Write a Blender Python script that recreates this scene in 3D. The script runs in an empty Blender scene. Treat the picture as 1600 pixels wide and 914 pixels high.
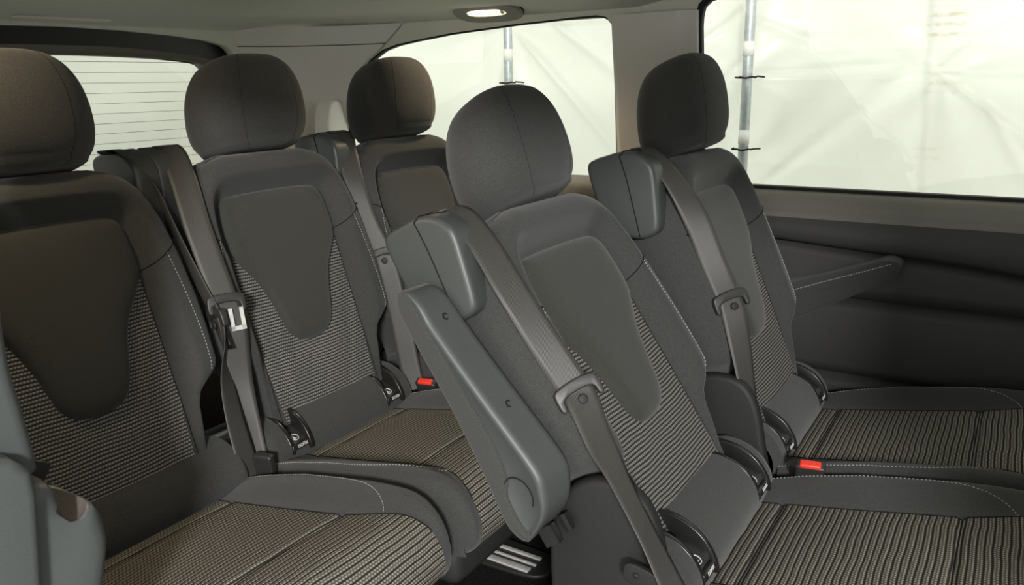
import bpy, bmesh, math, random
import numpy as np
from mathutils import Vector, Matrix
random.seed(4)
SC = bpy.context.scene
COL = SC.collection

# ------------------------------------------------------------------ camera
CAM_LOC = Vector((-1.1223, -1.2139, 1.0996))
YAW, PITCH, ROLL, FPX = 1.00338, 0.258461, -0.018594, 1252.3
fw = Vector((math.sin(YAW)*math.cos(PITCH), math.cos(YAW)*math.cos(PITCH), -math.sin(PITCH)))
rt = Vector((math.cos(YAW), -math.sin(YAW), 0)); up = rt.cross(fw)
rt2 = rt*math.cos(ROLL)+up*math.sin(ROLL); up2 = -rt*math.sin(ROLL)+up*math.cos(ROLL)
cd = bpy.data.cameras.new('camera'); cam = bpy.data.objects.new('camera', cd); COL.objects.link(cam)
cd.sensor_width = 36; cd.lens = FPX/1600*36; cd.clip_start = 0.02
cam.matrix_world = Matrix(((rt2.x, up2.x, -fw.x, CAM_LOC.x), (rt2.y, up2.y, -fw.y, CAM_LOC.y), (rt2.z, up2.z, -fw.z, CAM_LOC.z), (0, 0, 0, 1)))
SC.camera = cam
# ------------------------------------------------------------------ world, sun, exposure
wd = bpy.data.worlds.new('world'); SC.world = wd; wd.use_nodes = True
wd.node_tree.nodes['Background'].inputs[0].default_value = (1.0, 0.985, 0.95, 1)
wd.node_tree.nodes['Background'].inputs[1].default_value = 1.2
sd = bpy.data.lights.new('sun', 'SUN'); sd.energy = 3.4; sd.angle = math.radians(4); sd.color = (1, .98, .94)
sun = bpy.data.objects.new('sun', sd); COL.objects.link(sun)
sun.rotation_euler = Vector((-.80, -.40, -.62)).to_track_quat('-Z', 'Y').to_euler()
fd = bpy.data.lights.new('tent_floodlight', 'AREA'); fd.shape = 'DISK'; fd.size = .5; fd.energy = 190; fd.color = (1, .985, .96)
flood = bpy.data.objects.new('tent_floodlight', fd); COL.objects.link(flood); flood.location = (-3.6, -2.9, 2.05)
flood.rotation_euler = (Vector((.1, -.3, .9))-flood.location).to_track_quat('-Z', 'Y').to_euler()
SC.view_settings.view_transform = 'Standard'; SC.view_settings.look = 'None'
SC.view_settings.gamma = 1; SC.view_settings.use_curve_mapping = False
SC.view_settings.exposure = 0.45
SC.cycles.use_denoising = True
SC.cycles.max_bounces = 8; SC.cycles.diffuse_bounces = 5; SC.cycles.transparent_max_bounces = 12

# ------------------------------------------------------------------ materials
MATS = {}
def nt(name):
    m = bpy.data.materials.new(name); m.use_nodes = True
    t = m.node_tree; b = t.nodes['Principled BSDF']; MATS[name] = m
    return m, t, b
def mk(t, typ, **kw):
    n = t.nodes.new(typ)
    for k, v in kw.items(): setattr(n, k, v)
    return n
def ramp(t, src, stops):
    r = mk(t, 'ShaderNodeValToRGB'); e = r.color_ramp.elements
    e[0].position, e[0].color = stops[0][0], (*stops[0][1], 1)
    e[1].position, e[1].color = stops[-1][0], (*stops[-1][1], 1)
    for p, c in stops[1:-1]:
        x = e.new(p); x.color = (*c, 1)
    t.links.new(src, r.inputs[0]); return r.outputs[0]
def mat_noise(name, c1, c2, scale=400, rough=.9, bump=.15, dist=.0008, spec=.3, sheen=0, metal=0, detail=2, big=0.0):
    m, t, b = nt(name)
    tc = mk(t, 'ShaderNodeTexCoord'); n = mk(t, 'ShaderNodeTexNoise')
    n.inputs['Scale'].default_value = scale; n.inputs['Detail'].default_value = detail
    t.links.new(tc.outputs['Object'], n.inputs['Vector'])
    col = ramp(t, n.outputs['Fac'], [(.3, c1), (.7, c2)])
    if big:
        n2 = mk(t, 'ShaderNodeTexNoise'); n2.inputs['Scale'].default_value = 9; n2.inputs['Detail'].default_value = 4
        t.links.new(tc.outputs['Object'], n2.inputs['Vector'])
        mx = mk(t, 'ShaderNodeMix', data_type='RGBA', blend_type='MULTIPLY'); mx.inputs[0].default_value = big
        t.links.new(col, mx.inputs[6]); t.links.new(ramp(t, n2.outputs['Fac'], [(.3, (.6, .6, .6)), (.7, (1.25, 1.25, 1.25))]), mx.inputs[7]); col = mx.outputs[2]
    t.links.new(col, b.inputs['Base Color'])
    bp = mk(t, 'ShaderNodeBump'); bp.inputs['Strength'].default_value = bump; bp.inputs['Distance'].default_value = dist
    t.links.new(n.outputs['Fac'], bp.inputs['Height']); t.links.new(bp.outputs['Normal'], b.inputs['Normal'])
    b.inputs['Roughness'].default_value = rough; b.inputs['Specular IOR Level'].default_value = spec; b.inputs['Metallic'].default_value = metal
    if sheen: b.inputs['Sheen Weight'].default_value = sheen; b.inputs['Sheen Roughness'].default_value = .5
    return m
FAB = mat_noise('seat_fabric', (.028, .029, .028), (.060, .061, .059), 900, .95, .5, .0014, .12, .14)
FABC = mat_noise('seat_fabric_centre', (.030, .0305, .027), (.054, .0545, .048), 1000, .95, .45, .0012, .12, .14)
PLG = mat_noise('grey_plastic', (.045, .050, .048), (.054, .059, .057), 900, .45, .25, .0006, .5)
PLP = mat_noise('pillar_plastic', (.066, .074, .073), (.078, .086, .085), 900, .45, .25, .0006, .5)
PLL = mat_noise('pale_trim_plastic', (.70, .69, .655), (.75, .74, .705), 600, .6, .15, .0006, .4)
PLD = mat_noise('dark_plastic', (.020, .020, .020), (.027, .027, .026), 800, .45, .2, .0006, .5)
PLS = mat_noise('side_cover_plastic', (.010, .0103, .0103), (.015, .0153, .0153), 500, .65, .3, .0008, .4, 0, 0, 3)
BLK = mat_noise('black_gloss_plastic', (.010, .010, .010), (.014, .014, .014), 300, .28, .05, .0003, .5)
RUB = mat_noise('black_rubber', (.008, .008, .008), (.012, .012, .012), 300, .7, .1, .0004, .3)
HEADL = mat_noise('headliner_fabric', (.64, .65, .58), (.72, .73, .655), 500, .97, .3, .001, .1)
DOORP = mat_noise('door_panel_plastic', (.030, .030, .029), (.043, .043, .041), 700, .6, .3, .0008, .35)
SILL = mat_noise('sill_plastic', (.125, .120, .100), (.150, .144, .122), 700, .55, .25, .0006, .4)  # pale sill plastic, colour lightened further for the window's sheen
SILL2 = mat_noise('lamp_bezel_plastic', (.20, .20, .18), (.23, .23, .205), 700, .5, .1, .0005, .4)
SILL3 = mat_noise('tailgate_pad_plastic', (.13, .125, .105), (.155, .15, .13), 700, .6, .2, .0006, .35)
POCK = mat_noise('pocket_lining', (.085, .074, .066), (.11, .097, .088), 700, .7, .2, .0006, .3)
CARP = mat_noise('floor_carpet', (.006, .006, .006), (.030, .030, .030), 260, 1, .9, .004, .05)
CHR = mat_noise('chrome', (.75, .75, .75), (.85, .85, .85), 200, .18, .02, .0002, .5, 0, 1)
ALU = mat_noise('brushed_aluminium', (.55, .55, .53), (.72, .72, .69), 120, .4, .1, .0004, .5, 0, .35)
POLE = mat_noise('galvanised_steel', (.42, .46, .48), (.58, .62, .64), 40, .45, .1, .0006, .5, 0, .6)
RED = mat_noise('red_plastic', (.62, .035, .02), (.72, .045, .028), 300, .4, .05, .0003, .5)
THR = mat_noise('stitch_thread', (.30, .30, .28), (.42, .42, .40), 900, .8, .2, .0004, .2)
SEAM = mat_noise('dark_seam_thread', (.010, .010, .010), (.016, .016, .016), 700, .95, .2, .0004, .1)  # near-black colour of seams, joint lines and wires
GRD = mat_noise('concrete_ground', (.30, .30, .28), (.42, .42, .39), 20, .9, .2, .003, .2)
WHT = mat_noise('white_tape', (.75, .75, .74), (.82, .82, .80), 100, .6, .1, .0006, .3)
LBL = mat_noise('pale_print', (.55, .55, .54), (.65, .65, .63), 300, .5, .02, .0002, .3)

def belt_mat():
    m, t, b = nt('belt_webbing')
    uv = mk(t, 'ShaderNodeUVMap'); w = mk(t, 'ShaderNodeTexWave', wave_type='BANDS', bands_direction='DIAGONAL')
    mp = mk(t, 'ShaderNodeMapping'); mp.inputs['Scale'].default_value = (520, 520, 1)
    t.links.new(uv.outputs[0], mp.inputs['Vector']); t.links.new(mp.outputs[0], w.inputs['Vector'])
    w.inputs['Scale'].default_value = .5; w.inputs['Distortion'].default_value = .6
    t.links.new(ramp(t, w.outputs['Fac'], [(.2, (.028, .027, .025)), (.8, (.066, .064, .059))]), b.inputs['Base Color'])
    bp = mk(t, 'ShaderNodeBump'); bp.inputs['Strength'].default_value = .25; bp.inputs['Distance'].default_value = .0006
    t.links.new(w.outputs['Fac'], bp.inputs['Height']); t.links.new(bp.outputs['Normal'], b.inputs['Normal'])
    b.inputs['Roughness'].default_value = .48; b.inputs['Specular IOR Level'].default_value = .45
    return m
BELT = belt_mat()

def pattern_mat(name, rw, rh, light, dark, rib, rows=1):
    # woven ribs: rows of pale dashes on a dark ground, every second row shifted
    m, t, b = nt(name)
    def M(op, x, y=None, z=None):
        n = mk(t, 'ShaderNodeMath', operation=op)
        for i, q in enumerate((x, y, z)):
            if q is None: continue
            if isinstance(q, (int, float)): n.inputs[i].default_value = q
            else: t.links.new(q, n.inputs[i])
        return n.outputs[0]
    uv = mk(t, 'ShaderNodeUVMap')
    nz = mk(t, 'ShaderNodeTexNoise'); nz.inputs['Scale'].default_value = 14; nz.inputs['Detail'].default_value = 1
    t.links.new(uv.outputs[0], nz.inputs['Vector'])
    ad = mk(t, 'ShaderNodeVectorMath', operation='MULTIPLY_ADD'); ad.inputs[1].default_value = (.002, .006, 0)
    t.links.new(nz.outputs['Color'], ad.inputs[0]); t.links.new(uv.outputs[0], ad.inputs[2])
    sx = mk(t, 'ShaderNodeSeparateXYZ'); t.links.new(ad.outputs[0], sx.inputs[0])
    row = M('DIVIDE', sx.outputs[1], rh); fl_ = M('FLOOR', M('MULTIPLY', row, float(rows)))
    ribh = M('MULTIPLY', M('COSINE', M('MULTIPLY', row, 2*math.pi)), -.5)            # -.5 .. .5, crest mid row
    crest = mk(t, 'ShaderNodeMapRange', interpolation_type='SMOOTHSTEP'); t.links.new(ribh, crest.inputs[0]); crest.inputs[1].default_value = -.44; crest.inputs[2].default_value = -.02
    cx = M('ADD', M('DIVIDE', sx.outputs[0], rw), M('MULTIPLY', fl_, .5))
    das = M('COSINE', M('MULTIPLY', cx, 2*math.pi))
    dm = mk(t, 'ShaderNodeMapRange', interpolation_type='SMOOTHSTEP'); t.links.new(das, dm.inputs[0]); dm.inputs[1].default_value = -.75; dm.inputs[2].default_value = .1; dm.inputs[3].default_value = .30
    core = mk(t, 'ShaderNodeMapRange', interpolation_type='SMOOTHSTEP'); t.links.new(ribh if rows == 1 else M('MULTIPLY', M('COSINE', M('MULTIPLY', row, 2*math.pi*rows)), -.5), core.inputs[0]); core.inputs[1].default_value = -.35; core.inputs[2].default_value = .30; core.inputs[3].default_value = .35
    f = M('MULTIPLY', M('MULTIPLY', crest.outputs[0], dm.outputs[0]), core.outputs[0])
    mx = mk(t, 'ShaderNodeMix', data_type='RGBA'); t.links.new(f, mx.inputs[0]); mx.inputs[6].default_value = (*dark, 1); mx.inputs[7].default_value = (*light, 1)
    t.links.new(mx.outputs[2], b.inputs['Base Color'])
    bp = mk(t, 'ShaderNodeBump'); bp.inputs['Strength'].default_value = rib; bp.inputs['Distance'].default_value = .0018
    t.links.new(ribh, bp.inputs['Height']); t.links.new(bp.outputs['Normal'], b.inputs['Normal'])
    b.inputs['Roughness'].default_value = .95; b.inputs['Specular IOR Level'].default_value = .1
    return m
PATB = pattern_mat('ribbed_weave_backrest', .0054, .0063, (.24, .232, .215), (.028, .027, .025), .6)
PATC = pattern_mat('ribbed_weave_cushion', .0056, .0097, (.30, .28, .24), (.026, .024, .020), .5, 2)

def glass_mat():
    m, t, b = nt('window_glass'); t.nodes.remove(b); out = t.nodes['Material Output']
    tr = mk(t, 'ShaderNodeBsdfTransparent'); tr.inputs[0].default_value = (.93, .95, .92, 1)
    gl = mk(t, 'ShaderNodeBsdfGlossy'); gl.inputs['Roughness'].default_value = .02
    mx = mk(t, 'ShaderNodeMixShader'); mx.inputs[0].default_value = .05
    t.links.new(tr.outputs[0], mx.inputs[1]); t.links.new(gl.outputs[0], mx.inputs[2]); t.links.new(mx.outputs[0], out.inputs[0])
    return m
GLASS = glass_mat()
def tarp_mat():
    m, t, b = nt('white_tarpaulin'); t.nodes.remove(b); out = t.nodes['Material Output']
    tc = mk(t, 'ShaderNodeTexCoord'); sx = mk(t, 'ShaderNodeSeparateXYZ'); t.links.new(tc.outputs['Object'], sx.inputs[0])
    n = mk(t, 'ShaderNodeTexNoise'); n.inputs['Scale'].default_value = 1.2; n.inputs['Detail'].default_value = 3
    t.links.new(tc.outputs['Object'], n.inputs['Vector'])
    col = ramp(t, n.outputs['Fac'], [(.35, (.58, .59, .545)), (.65, (.63, .64, .59))])
    # old rubbed stain marks: short stacked brownish streaks with a shape of their own
    def band(axis, c, hw):
        a = mk(t, 'ShaderNodeMath', operation='SUBTRACT'); t.links.new(sx.outputs[axis], a.inputs[0]); a.inputs[1].default_value = c
        ab = mk(t, 'ShaderNodeMath', operation='ABSOLUTE'); t.links.new(a.outputs[0], ab.inputs[0])
        mr = mk(t, 'ShaderNodeMapRange', interpolation_type='SMOOTHSTEP'); t.links.new(ab.outputs[0], mr.inputs[0])
        mr.inputs[1].default_value = hw; mr.inputs[2].default_value = hw*.45; mr.inputs[3].default_value = 0; mr.inputs[4].default_value = 1
        return mr.outputs[0]
    def mul(a, bb):
        q = mk(t, 'ShaderNodeMath', operation='MULTIPLY'); t.links.new(a, q.inputs[0])
        if isinstance(bb, float): q.inputs[1].default_value = bb
        else: t.links.new(bb, q.inputs[1])
        return q.outputs[0]
    acc = None
    st = mk(t, 'ShaderNodeMath', operation='SINE'); k = mk(t, 'ShaderNodeMath', operation='MULTIPLY'); k.inputs[1].default_value = 2*math.pi/.034
    t.links.new(sx.outputs[2], k.inputs[0]); t.links.new(k.outputs[0], st.inputs[0])
    lines = mk(t, 'ShaderNodeMapRange'); t.links.new(st.outputs[0], lines.inputs[0]); lines.inputs[1].default_value = -.3; lines.inputs[2].default_value = .8
    n2 = mk(t, 'ShaderNodeTexNoise'); n2.inputs['Scale'].default_value = 45; n2.inputs['Detail'].default_value = 3; t.links.new(tc.outputs['Object'], n2.inputs['Vector'])
    nn = mk(t, 'ShaderNodeMapRange'); t.links.new(n2.outputs['Fac'], nn.inputs[0]); nn.inputs[1].default_value = .35; nn.inputs[2].default_value = .65
    for (cy, cz, hy, hz, s) in ((-.925, 1.275, .085, .075, .75), (-.93, 1.075, .085, .07, .38), (-.905, .80, .06, .05, .25)):
        q = mul(mul(mul(band(1, cy, hy), band(2, cz, hz)), mul(lines.outputs[0], nn.outputs[0])), float(s))
        if acc is None: acc = q
        else:
            a = mk(t, 'ShaderNodeMath', operation='ADD'); t.links.new(acc, a.inputs[0]); t.links.new(q, a.inputs[1]); acc = a.outputs[0]
    mx = mk(t, 'ShaderNodeMix', data_type='RGBA'); t.links.new(acc, mx.inputs[0]); t.links.new(col, mx.inputs[6]); mx.inputs[7].default_value = (.42, .35, .22, 1)
    df = mk(t, 'ShaderNodeBsdfDiffuse'); tl = mk(t, 'ShaderNodeBsdfTranslucent'); gl = mk(t, 'ShaderNodeBsdfGlossy'); gl.inputs['Roughness'].default_value = .35
    t.links.new(mx.outputs[2], df.inputs[0]); t.links.new(mx.outputs[2], tl.inputs[0])
    ms = mk(t, 'ShaderNodeMixShader'); ms.inputs[0].default_value = .5; t.links.new(df.outputs[0], ms.inputs[1]); t.links.new(tl.outputs[0], ms.inputs[2])
    m2 = mk(t, 'ShaderNodeMixShader'); m2.inputs[0].default_value = .06; t.links.new(ms.outputs[0], m2.inputs[1]); t.links.new(gl.outputs[0], m2.inputs[2])
    t.links.new(m2.outputs[0], out.inputs[0])
    return m
TARP = tarp_mat()
def emit_mat(name, col, s):
    m, t, b = nt(name)
    n = mk(t, 'ShaderNodeTexNoise'); n.inputs['Scale'].default_value = 60
    t.links.new(ramp(t, n.outputs['Fac'], [(.3, col), (.7, tuple(min(1, x*1.05) for x in col))]), b.inputs['Emission Color'])
    b.inputs['Emission Strength'].default_value = s; b.inputs['Base Color'].default_value = (.8, .78, .7, 1)
    return m
LAMP = emit_mat('lamp_glow', (1, .84, .60), 4.5)

# ------------------------------------------------------------------ helpers
def S01(x):
    x = np.clip(x, 0, 1); return x*x*(3-2*x)
def mesh(name, verts, faces, mat, uvs=None, smooth=True):
    me = bpy.data.meshes.new(name); me.from_pydata([tuple(map(float, v)) for v in verts], [], [tuple(int(i) for i in f) for f in faces])
    if uvs is not None:
        l = me.uv_layers.new(name='UVMap'); li = np.empty(len(me.loops), 'i'); me.loops.foreach_get('vertex_index', li)
        l.data.foreach_set('uv', np.asarray(uvs, 'f')[li].ravel())
    me.materials.append(mat)
    if smooth: me.polygons.foreach_set('use_smooth', [True]*len(me.polygons))
    bm = bmesh.new(); bm.from_mesh(me); bmesh.ops.recalc_face_normals(bm, faces=bm.faces); bm.to_mesh(me); bm.free()
    me.update(); return me
def link(name, me, parent=None, loc=(0, 0, 0), rx=0):
    o = bpy.data.objects.new(name, me); COL.objects.link(o); o.parent = parent; o.location = loc; o.rotation_euler = (rx, 0, 0); return o
def empty(name, loc=(0, 0, 0)):
    o = bpy.data.objects.new(name, None); COL.objects.link(o); o.location = loc; o.empty_display_size = .05; return o
def tag(o, label=None, cat=None, group=None, kind=None):
    if label: o['label'] = label
    if cat: o['category'] = cat
    if group: o['group'] = group
    if kind: o['kind'] = kind
    return o
def crspline(P, n, closed=False):
    P = np.array(P, float); N = len(P); out = []
    segs = N if closed else N-1
    for i in range(segs):
        if closed: a, b, c, d = P[(i-1) % N], P[i], P[(i+1) % N], P[(i+2) % N]
        else: a, b, c, d = P[max(i-1, 0)], P[i], P[i+1], P[min(i+2, N-1)]
        for k in range(n):
            t = k/n
            out.append(.5*((2*b)+(-a+c)*t+(2*a-5*b+4*c-d)*t*t+(-a+3*b-3*c+d)*t**3))
    if not closed: out.append(P[-1])
    return np.array(out)
def resample(P, n, closed=False):
    P = np.array(P, float)
    if closed: P = np.vstack([P, P[:1]])
    d = np.r_[0, np.cumsum(np.linalg.norm(np.diff(P, axis=0), axis=1))]
    s = np.linspace(0, d[-1], n+1 if closed else n)
    Q = np.stack([np.interp(s, d, P[:, i]) for i in range(P.shape[1])], 1)
    return Q[:-1] if closed else Q
def offset_poly(P, r):
    # inward offset of a closed 2-D polygon (counter-clockwise or clockwise)
    A = .5*np.sum(P[:, 0]*np.roll(P[:, 1], -1)-np.roll(P[:, 0], -1)*P[:, 1]); s = 1 if A > 0 else -1
    t = np.roll(P, -1, 0)-np.roll(P, 1, 0); t /= np.linalg.norm(t, axis=1)[:, None]+1e-9
    return P+s*r*np.stack([-t[:, 1], t[:, 0]], 1)
def slab_data(outline, a0, a1, r, ax, segs=4):
    """rounded slab: outline in a plane, thickness along the third axis. ax maps (p,q,a) -> xyz"""
    P = np.array(outline, float); n = len(P); rings = []
    for k in range(segs+1):
        th = math.pi/2*k/segs; rings.append((offset_poly(P, r*(1-math.sin(th))), a0+r*(1-math.cos(th))))
    for k in range(segs, -1, -1):
        th = math.pi/2*k/segs; rings.append((offset_poly(P, r*(1-math.sin(th))), a1-r*(1-math.cos(th))))
    V = []; F = []
    for Q, a in rings: V += [ax(q[0], q[1], a) for q in Q]
    m = len(rings)
    for i in range(m-1):
        for j in range(n): F.append((i*n+j, i*n+(j+1) % n, (i+1)*n+(j+1) % n, (i+1)*n+j))
    F.append(tuple(range(n-1, -1, -1))); F.append(tuple((m-1)*n+j for j in range(n)))
    return V, F
def slab(name, outline, a0, a1, r, ax, mat, segs=4):
    return mesh(name, *slab_data(outline, a0, a1, r, ax, segs), mat)
def tube_data(P, rad, n=6, closed_ends=True):
    P = np.array(P, float); V = []; F = []; up0 = np.array([.31, .21, .93])
    for i, p in enumerate(P):
        t = P[min(i+1, len(P)-1)]-P[max(i-1, 0)]; t /= np.linalg.norm(t)+1e-9
        a = np.cross(t, up0); a /= np.linalg.norm(a)+1e-9; b = np.cross(t, a)
        rr = rad[i] if hasattr(rad, '__len__') else rad
        for k in range(n):
            th = 2*math.pi*k/n; V.append(p+rr*(a*math.cos(th)+b*math.sin(th)))
    for i in range(len(P)-1):
        for k in range(n): F.append((i*n+k, i*n+(k+1) % n, (i+1)*n+(k+1) % n, (i+1)*n+k))
    if closed_ends: F.append(tuple(range(n-1, -1, -1))); F.append(tuple((len(P)-1)*n+k for k in range(n)))
    return V, F
def tube(name, P, rad, mat, n=6): return mesh(name, *tube_data(P, rad, n), mat)
def join(*parts):
    V = []; F = []
    for v, f in parts:
        o = len(V); V += list(v); F += [tuple(i+o for i in g) for g in f]
    return V, F
def box_data(c, h, R=None):
    V = []
    for x in (-1, 1):
        for y in (-1, 1):
            for z in (-1, 1):
                p = np.array([x*h[0], y*h[1], z*h[2]]); V.append(np.array(c)+(R@p if R is not None else p))
    return V, [(0, 1, 3, 2), (4, 6, 7, 5), (0, 4, 5, 1), (2, 3, 7, 6), (0, 2, 6, 4), (1, 5, 7, 3)]
def bbox_mesh(name, c, h, mat, bev=.002, R=None, seg=2):
    me = mesh(name, *box_data(c, h, R), mat, smooth=False)
    if bev:
        bm = bmesh.new(); bm.from_mesh(me); bmesh.ops.bevel(bm, geom=bm.edges[:], offset=bev, segments=seg, affect='EDGES', profile=.5); bm.to_mesh(me); bm.free()
        me.polygons.foreach_set('use_smooth', [True]*len(me.polygons))
    return me
def grid_faces(nr, nc): return [(i*nc+j, i*nc+j+1, (i+1)*nc+j+1, (i+1)*nc+j) for i in range(nr-1) for j in range(nc-1)]
def seg_dist(px, py, poly, closed=True):
    P = np.array(poly, float); Q = np.roll(P, -1, 0) if closed else P[1:]; P = P if closed else P[:-1]
    d = np.full(np.shape(px), 9.)
    for a, b in zip(P, Q):
        e = b-a; L = e@e+1e-12; t = np.clip(((px-a[0])*e[0]+(py-a[1])*e[1])/L, 0, 1)
        d = np.minimum(d, np.hypot(px-a[0]-t*e[0], py-a[1]-t*e[1]))
    return d
def inside(px, py, poly):
    P = np.array(poly, float); r = np.zeros(np.shape(px), bool); j = len(P)-1
    for i in range(len(P)):
        c = ((P[i, 1] > py) != (P[j, 1] > py)) & (px < (P[j, 0]-P[i, 0])*(py-P[i, 1])/(P[j, 1]-P[i, 1]+1e-12)+P[i, 0])
        r ^= c; j = i
    return r
def dashes(pts, nrm, L=.0034, gap=.0022, wd=.0007, th=.0007):
    """thread dashes along a 3-D polyline lying on a surface with normals nrm"""
    P = np.array(pts); N = np.array(nrm); d = np.r_[0, np.cumsum(np.linalg.norm(np.diff(P, axis=0), axis=1))]
    s = 0; parts = []
    at = lambda x: np.array([np.interp(x, d, P[:, i]) for i in range(3)])
    an = lambda x: np.array([np.interp(x, d, N[:, i]) for i in range(3)])
    while s+L < d[-1]:
        a, b, n = at(s), at(s+L), an(s+L/2); n /= np.linalg.norm(n)
        t = (b-a)/(np.linalg.norm(b-a)+1e-9); w = np.cross(n, t)
        parts.append(box_data((a+b)/2+n*th*.6, (L/2, wd, th), np.stack([t, w, n], 1))); s += L+gap
    return join(*parts)

# ------------------------------------------------------------------ the van: shell (structure)
XW, ZS, TL = .78, .845, .15
def wallpt(y, z, off=0): return (XW-TL*(z-ZS)-off, y, z)
def plate(name, outer, holes, depth, ax, mat):
    cu = bpy.data.curves.new(name, 'CURVE'); cu.dimensions = '2D'; cu.fill_mode = 'BOTH'; cu.extrude = depth/2
    for loop in [outer]+holes:
        sp = cu.splines.new('POLY'); sp.points.add(len(loop)-1); sp.use_cyclic_u = True
        for p, q in zip(sp.points, loop): p.co = (q[0], q[1], 0, 1)
    ob = bpy.data.objects.new(name, cu); COL.objects.link(ob)
    dg = bpy.context.evaluated_depsgraph_get(); me = bpy.data.meshes.new_from_object(ob.evaluated_get(dg))
    bpy.data.objects.remove(ob); bpy.data.curves.remove(cu)
    me.name = name
    for v in me.vertices: v.co = ax(v.co.x, v.co.y, v.co.z)
    me.materials.clear(); me.materials.append(mat)
    bm = bmesh.new(); bm.from_mesh(me); bmesh.ops.remove_doubles(bm, verts=bm.verts, dist=1e-5); bmesh.ops.recalc_face_normals(bm, faces=bm.faces); bm.to_mesh(me); bm.free()
    return me
YF, YR = -2.1, .75
# floor
fl = link('floor', bbox_mesh('floor', (0, (YF+1.0)/2, -.02), (.822, (1.0-YF)/2, .02), CARP, .004)); tag(fl, kind='structure')
# ceiling
def ceil_z(x, y):
    dx = .745-np.abs(x); dy = YR-y
    d = np.minimum(dx, dy); r = .20
    k = np.clip((r-dx)/r, 0, 1)**2+np.clip((r-dy)/r, 0, 1)**2
    return 1.243+.036*np.sqrt(np.clip(1-k, 0, 1))+.048*S01((-.45-y)/.16)
xs = np.r_[-.745+.2*(1-np.cos(np.linspace(0, math.pi/2, 14))), np.linspace(-.5, .5, 12), .745-.2*(1-np.cos(np.linspace(math.pi/2, 0, 14)))]
ys = np.r_[np.linspace(YF, .5, 24), YR-.2*(1-np.cos(np.linspace(math.pi/2, 0, 16)))]
V = [(x, y, float(ceil_z(x, y))) for y in ys for x in xs]
ce = link('ceiling', mesh('ceiling', V, grid_faces(len(ys), len(xs)), HEADL)); tag(ce, kind='structure')
sm = ce.modifiers.new('thick', 'SOLIDIFY'); sm.thickness = .012; sm.offset = 1

# right wall upper part with two window openings
qwin = [(-.325, .842), (-.333, .931), (-.336, 1.058), (-.341, 1.200), (-.336, 1.228), (-.322, 1.244), (-.295, 1.249), (-.241, 1.248), (-.055, 1.240), (.153, 1.227), (.266, 1.215), (.345, 1.205), (.400, 1.192), (.450, 1.167), (.503, 1.128), (.545, 1.075), (.570, 1.02), (.588, .95), (.597, .86), (.58, .842)]
dwin = [(-2.0, .842), (-.60, .842), (-.565, .855), (-.552, .89), (-.551, 1.0), (-.550, 1.225), (-.556, 1.254), (-.572, 1.270), (-.605, 1.279), (-.70, 1.283), (-2.0, 1.283)]
ax_r = lambda p, q, a: wallpt(p, q, -a-.016)
wr = link('wall_right', plate('wall_right', [(YF, .80), (.66, .80), (.66, 1.275), (-.45, 1.275), (-.60, 1.31), (YF, 1.31)], [qwin, dwin], .03, ax_r, HEADL)); tag(wr, kind='structure')
def offl(l, r): return [tuple(p) for p in offset_poly(resample(np.array(l), 160, True), r)]
def window(name, hole, ax, seal_w, seal_mat=RUB):
    fr = link(name, plate(name, offl(hole, -.004), [offl(hole, seal_w)], .022, ax, seal_mat)); tag(fr, kind='structure')
    pane = link('pane', plate('pane', offl(hole, 0), [], .004, lambda p, q, a: ax(p, q, a*.5+.006), GLASS), fr)
    return fr
w1 = window('window_1', qwin, ax_r, .003)
w2 = window('window_2', dwin, lambda p, q, a: wallpt(p, q, -a-.006), .009)
# C pillar trim between the windows: two facets with a fold
V = []; rows = np.linspace(.835, 1.246, 10); colsy = [(-.556, .0), (-.552, .012), (-.505, .020), (-.500, .0205), (-.495, .020), (-.352, .010), (-.340, .004), (-.332, -.01)]
for z in rows:
    k = 0 if z < 1.15 else (z-1.15)*.06
    for yy, o in colsy: V.append(wallpt(yy+(.02*((z-ZS)/.4-.5) if yy > -.4 else 0)*0, z, o+.002))
pc = link('trim_1', mesh('trim_1', V, grid_faces(len(rows), len(colsy)), PLL)); tag(pc, kind='structure')
# lower right panel: sill, upper pad, middle pad, lower pad, swept along the van
def side_profile(y):
    g = .735-.035*np.clip((-.70-y)/.54, 0, 2)-.02*np.clip((-1.1-y)/.3, 0, 1)**2
    return [(.797, .852), (.790, .849), (.778, .846), (.764, .838), (.755, .822), (.752, .800), (.755, .785), (.748, .778), (.744, g+.028), (.746, g+.012), (.751, g+.0035), (.788, g+.001), (.788, g-.004), (.752, g-.0065), (.750, g-.025),
            (.750, .640), (.752, .6145), (.786, .6125), (.786, .6075), (.751, .605), (.747, .58), (.745, .52), (.748, .455), (.752, .434), (.786, .431), (.786, .424), (.746, .420), (.742, .40), (.752, .30), (.760, .29), (.760, .02)]
ysd = np.r_[np.linspace(YF, -.5, 34), np.linspace(-.4, .74, 10)]
V = []
for y in ysd: V += [(x, y, z) for x, z in side_profile(y)]
npf = len(side_profile(0))
me = mesh('door_1', V, grid_faces(len(ysd), npf), DOORP); me.materials.append(SILL)
for i, p in enumerate(me.polygons):
    if p.index % (npf-1) < 6: p.material_index = 1
dr = link('door_1', me); tag(dr, kind='structure')
# outer skin of the right side (closes the body below the windows)
sk = link('trim_2', bbox_mesh('trim_2', (.815, (YF+.95)/2, .42), (.012, (.95-YF)/2, .42), PLD, .004)); tag(sk, kind='structure')

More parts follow.
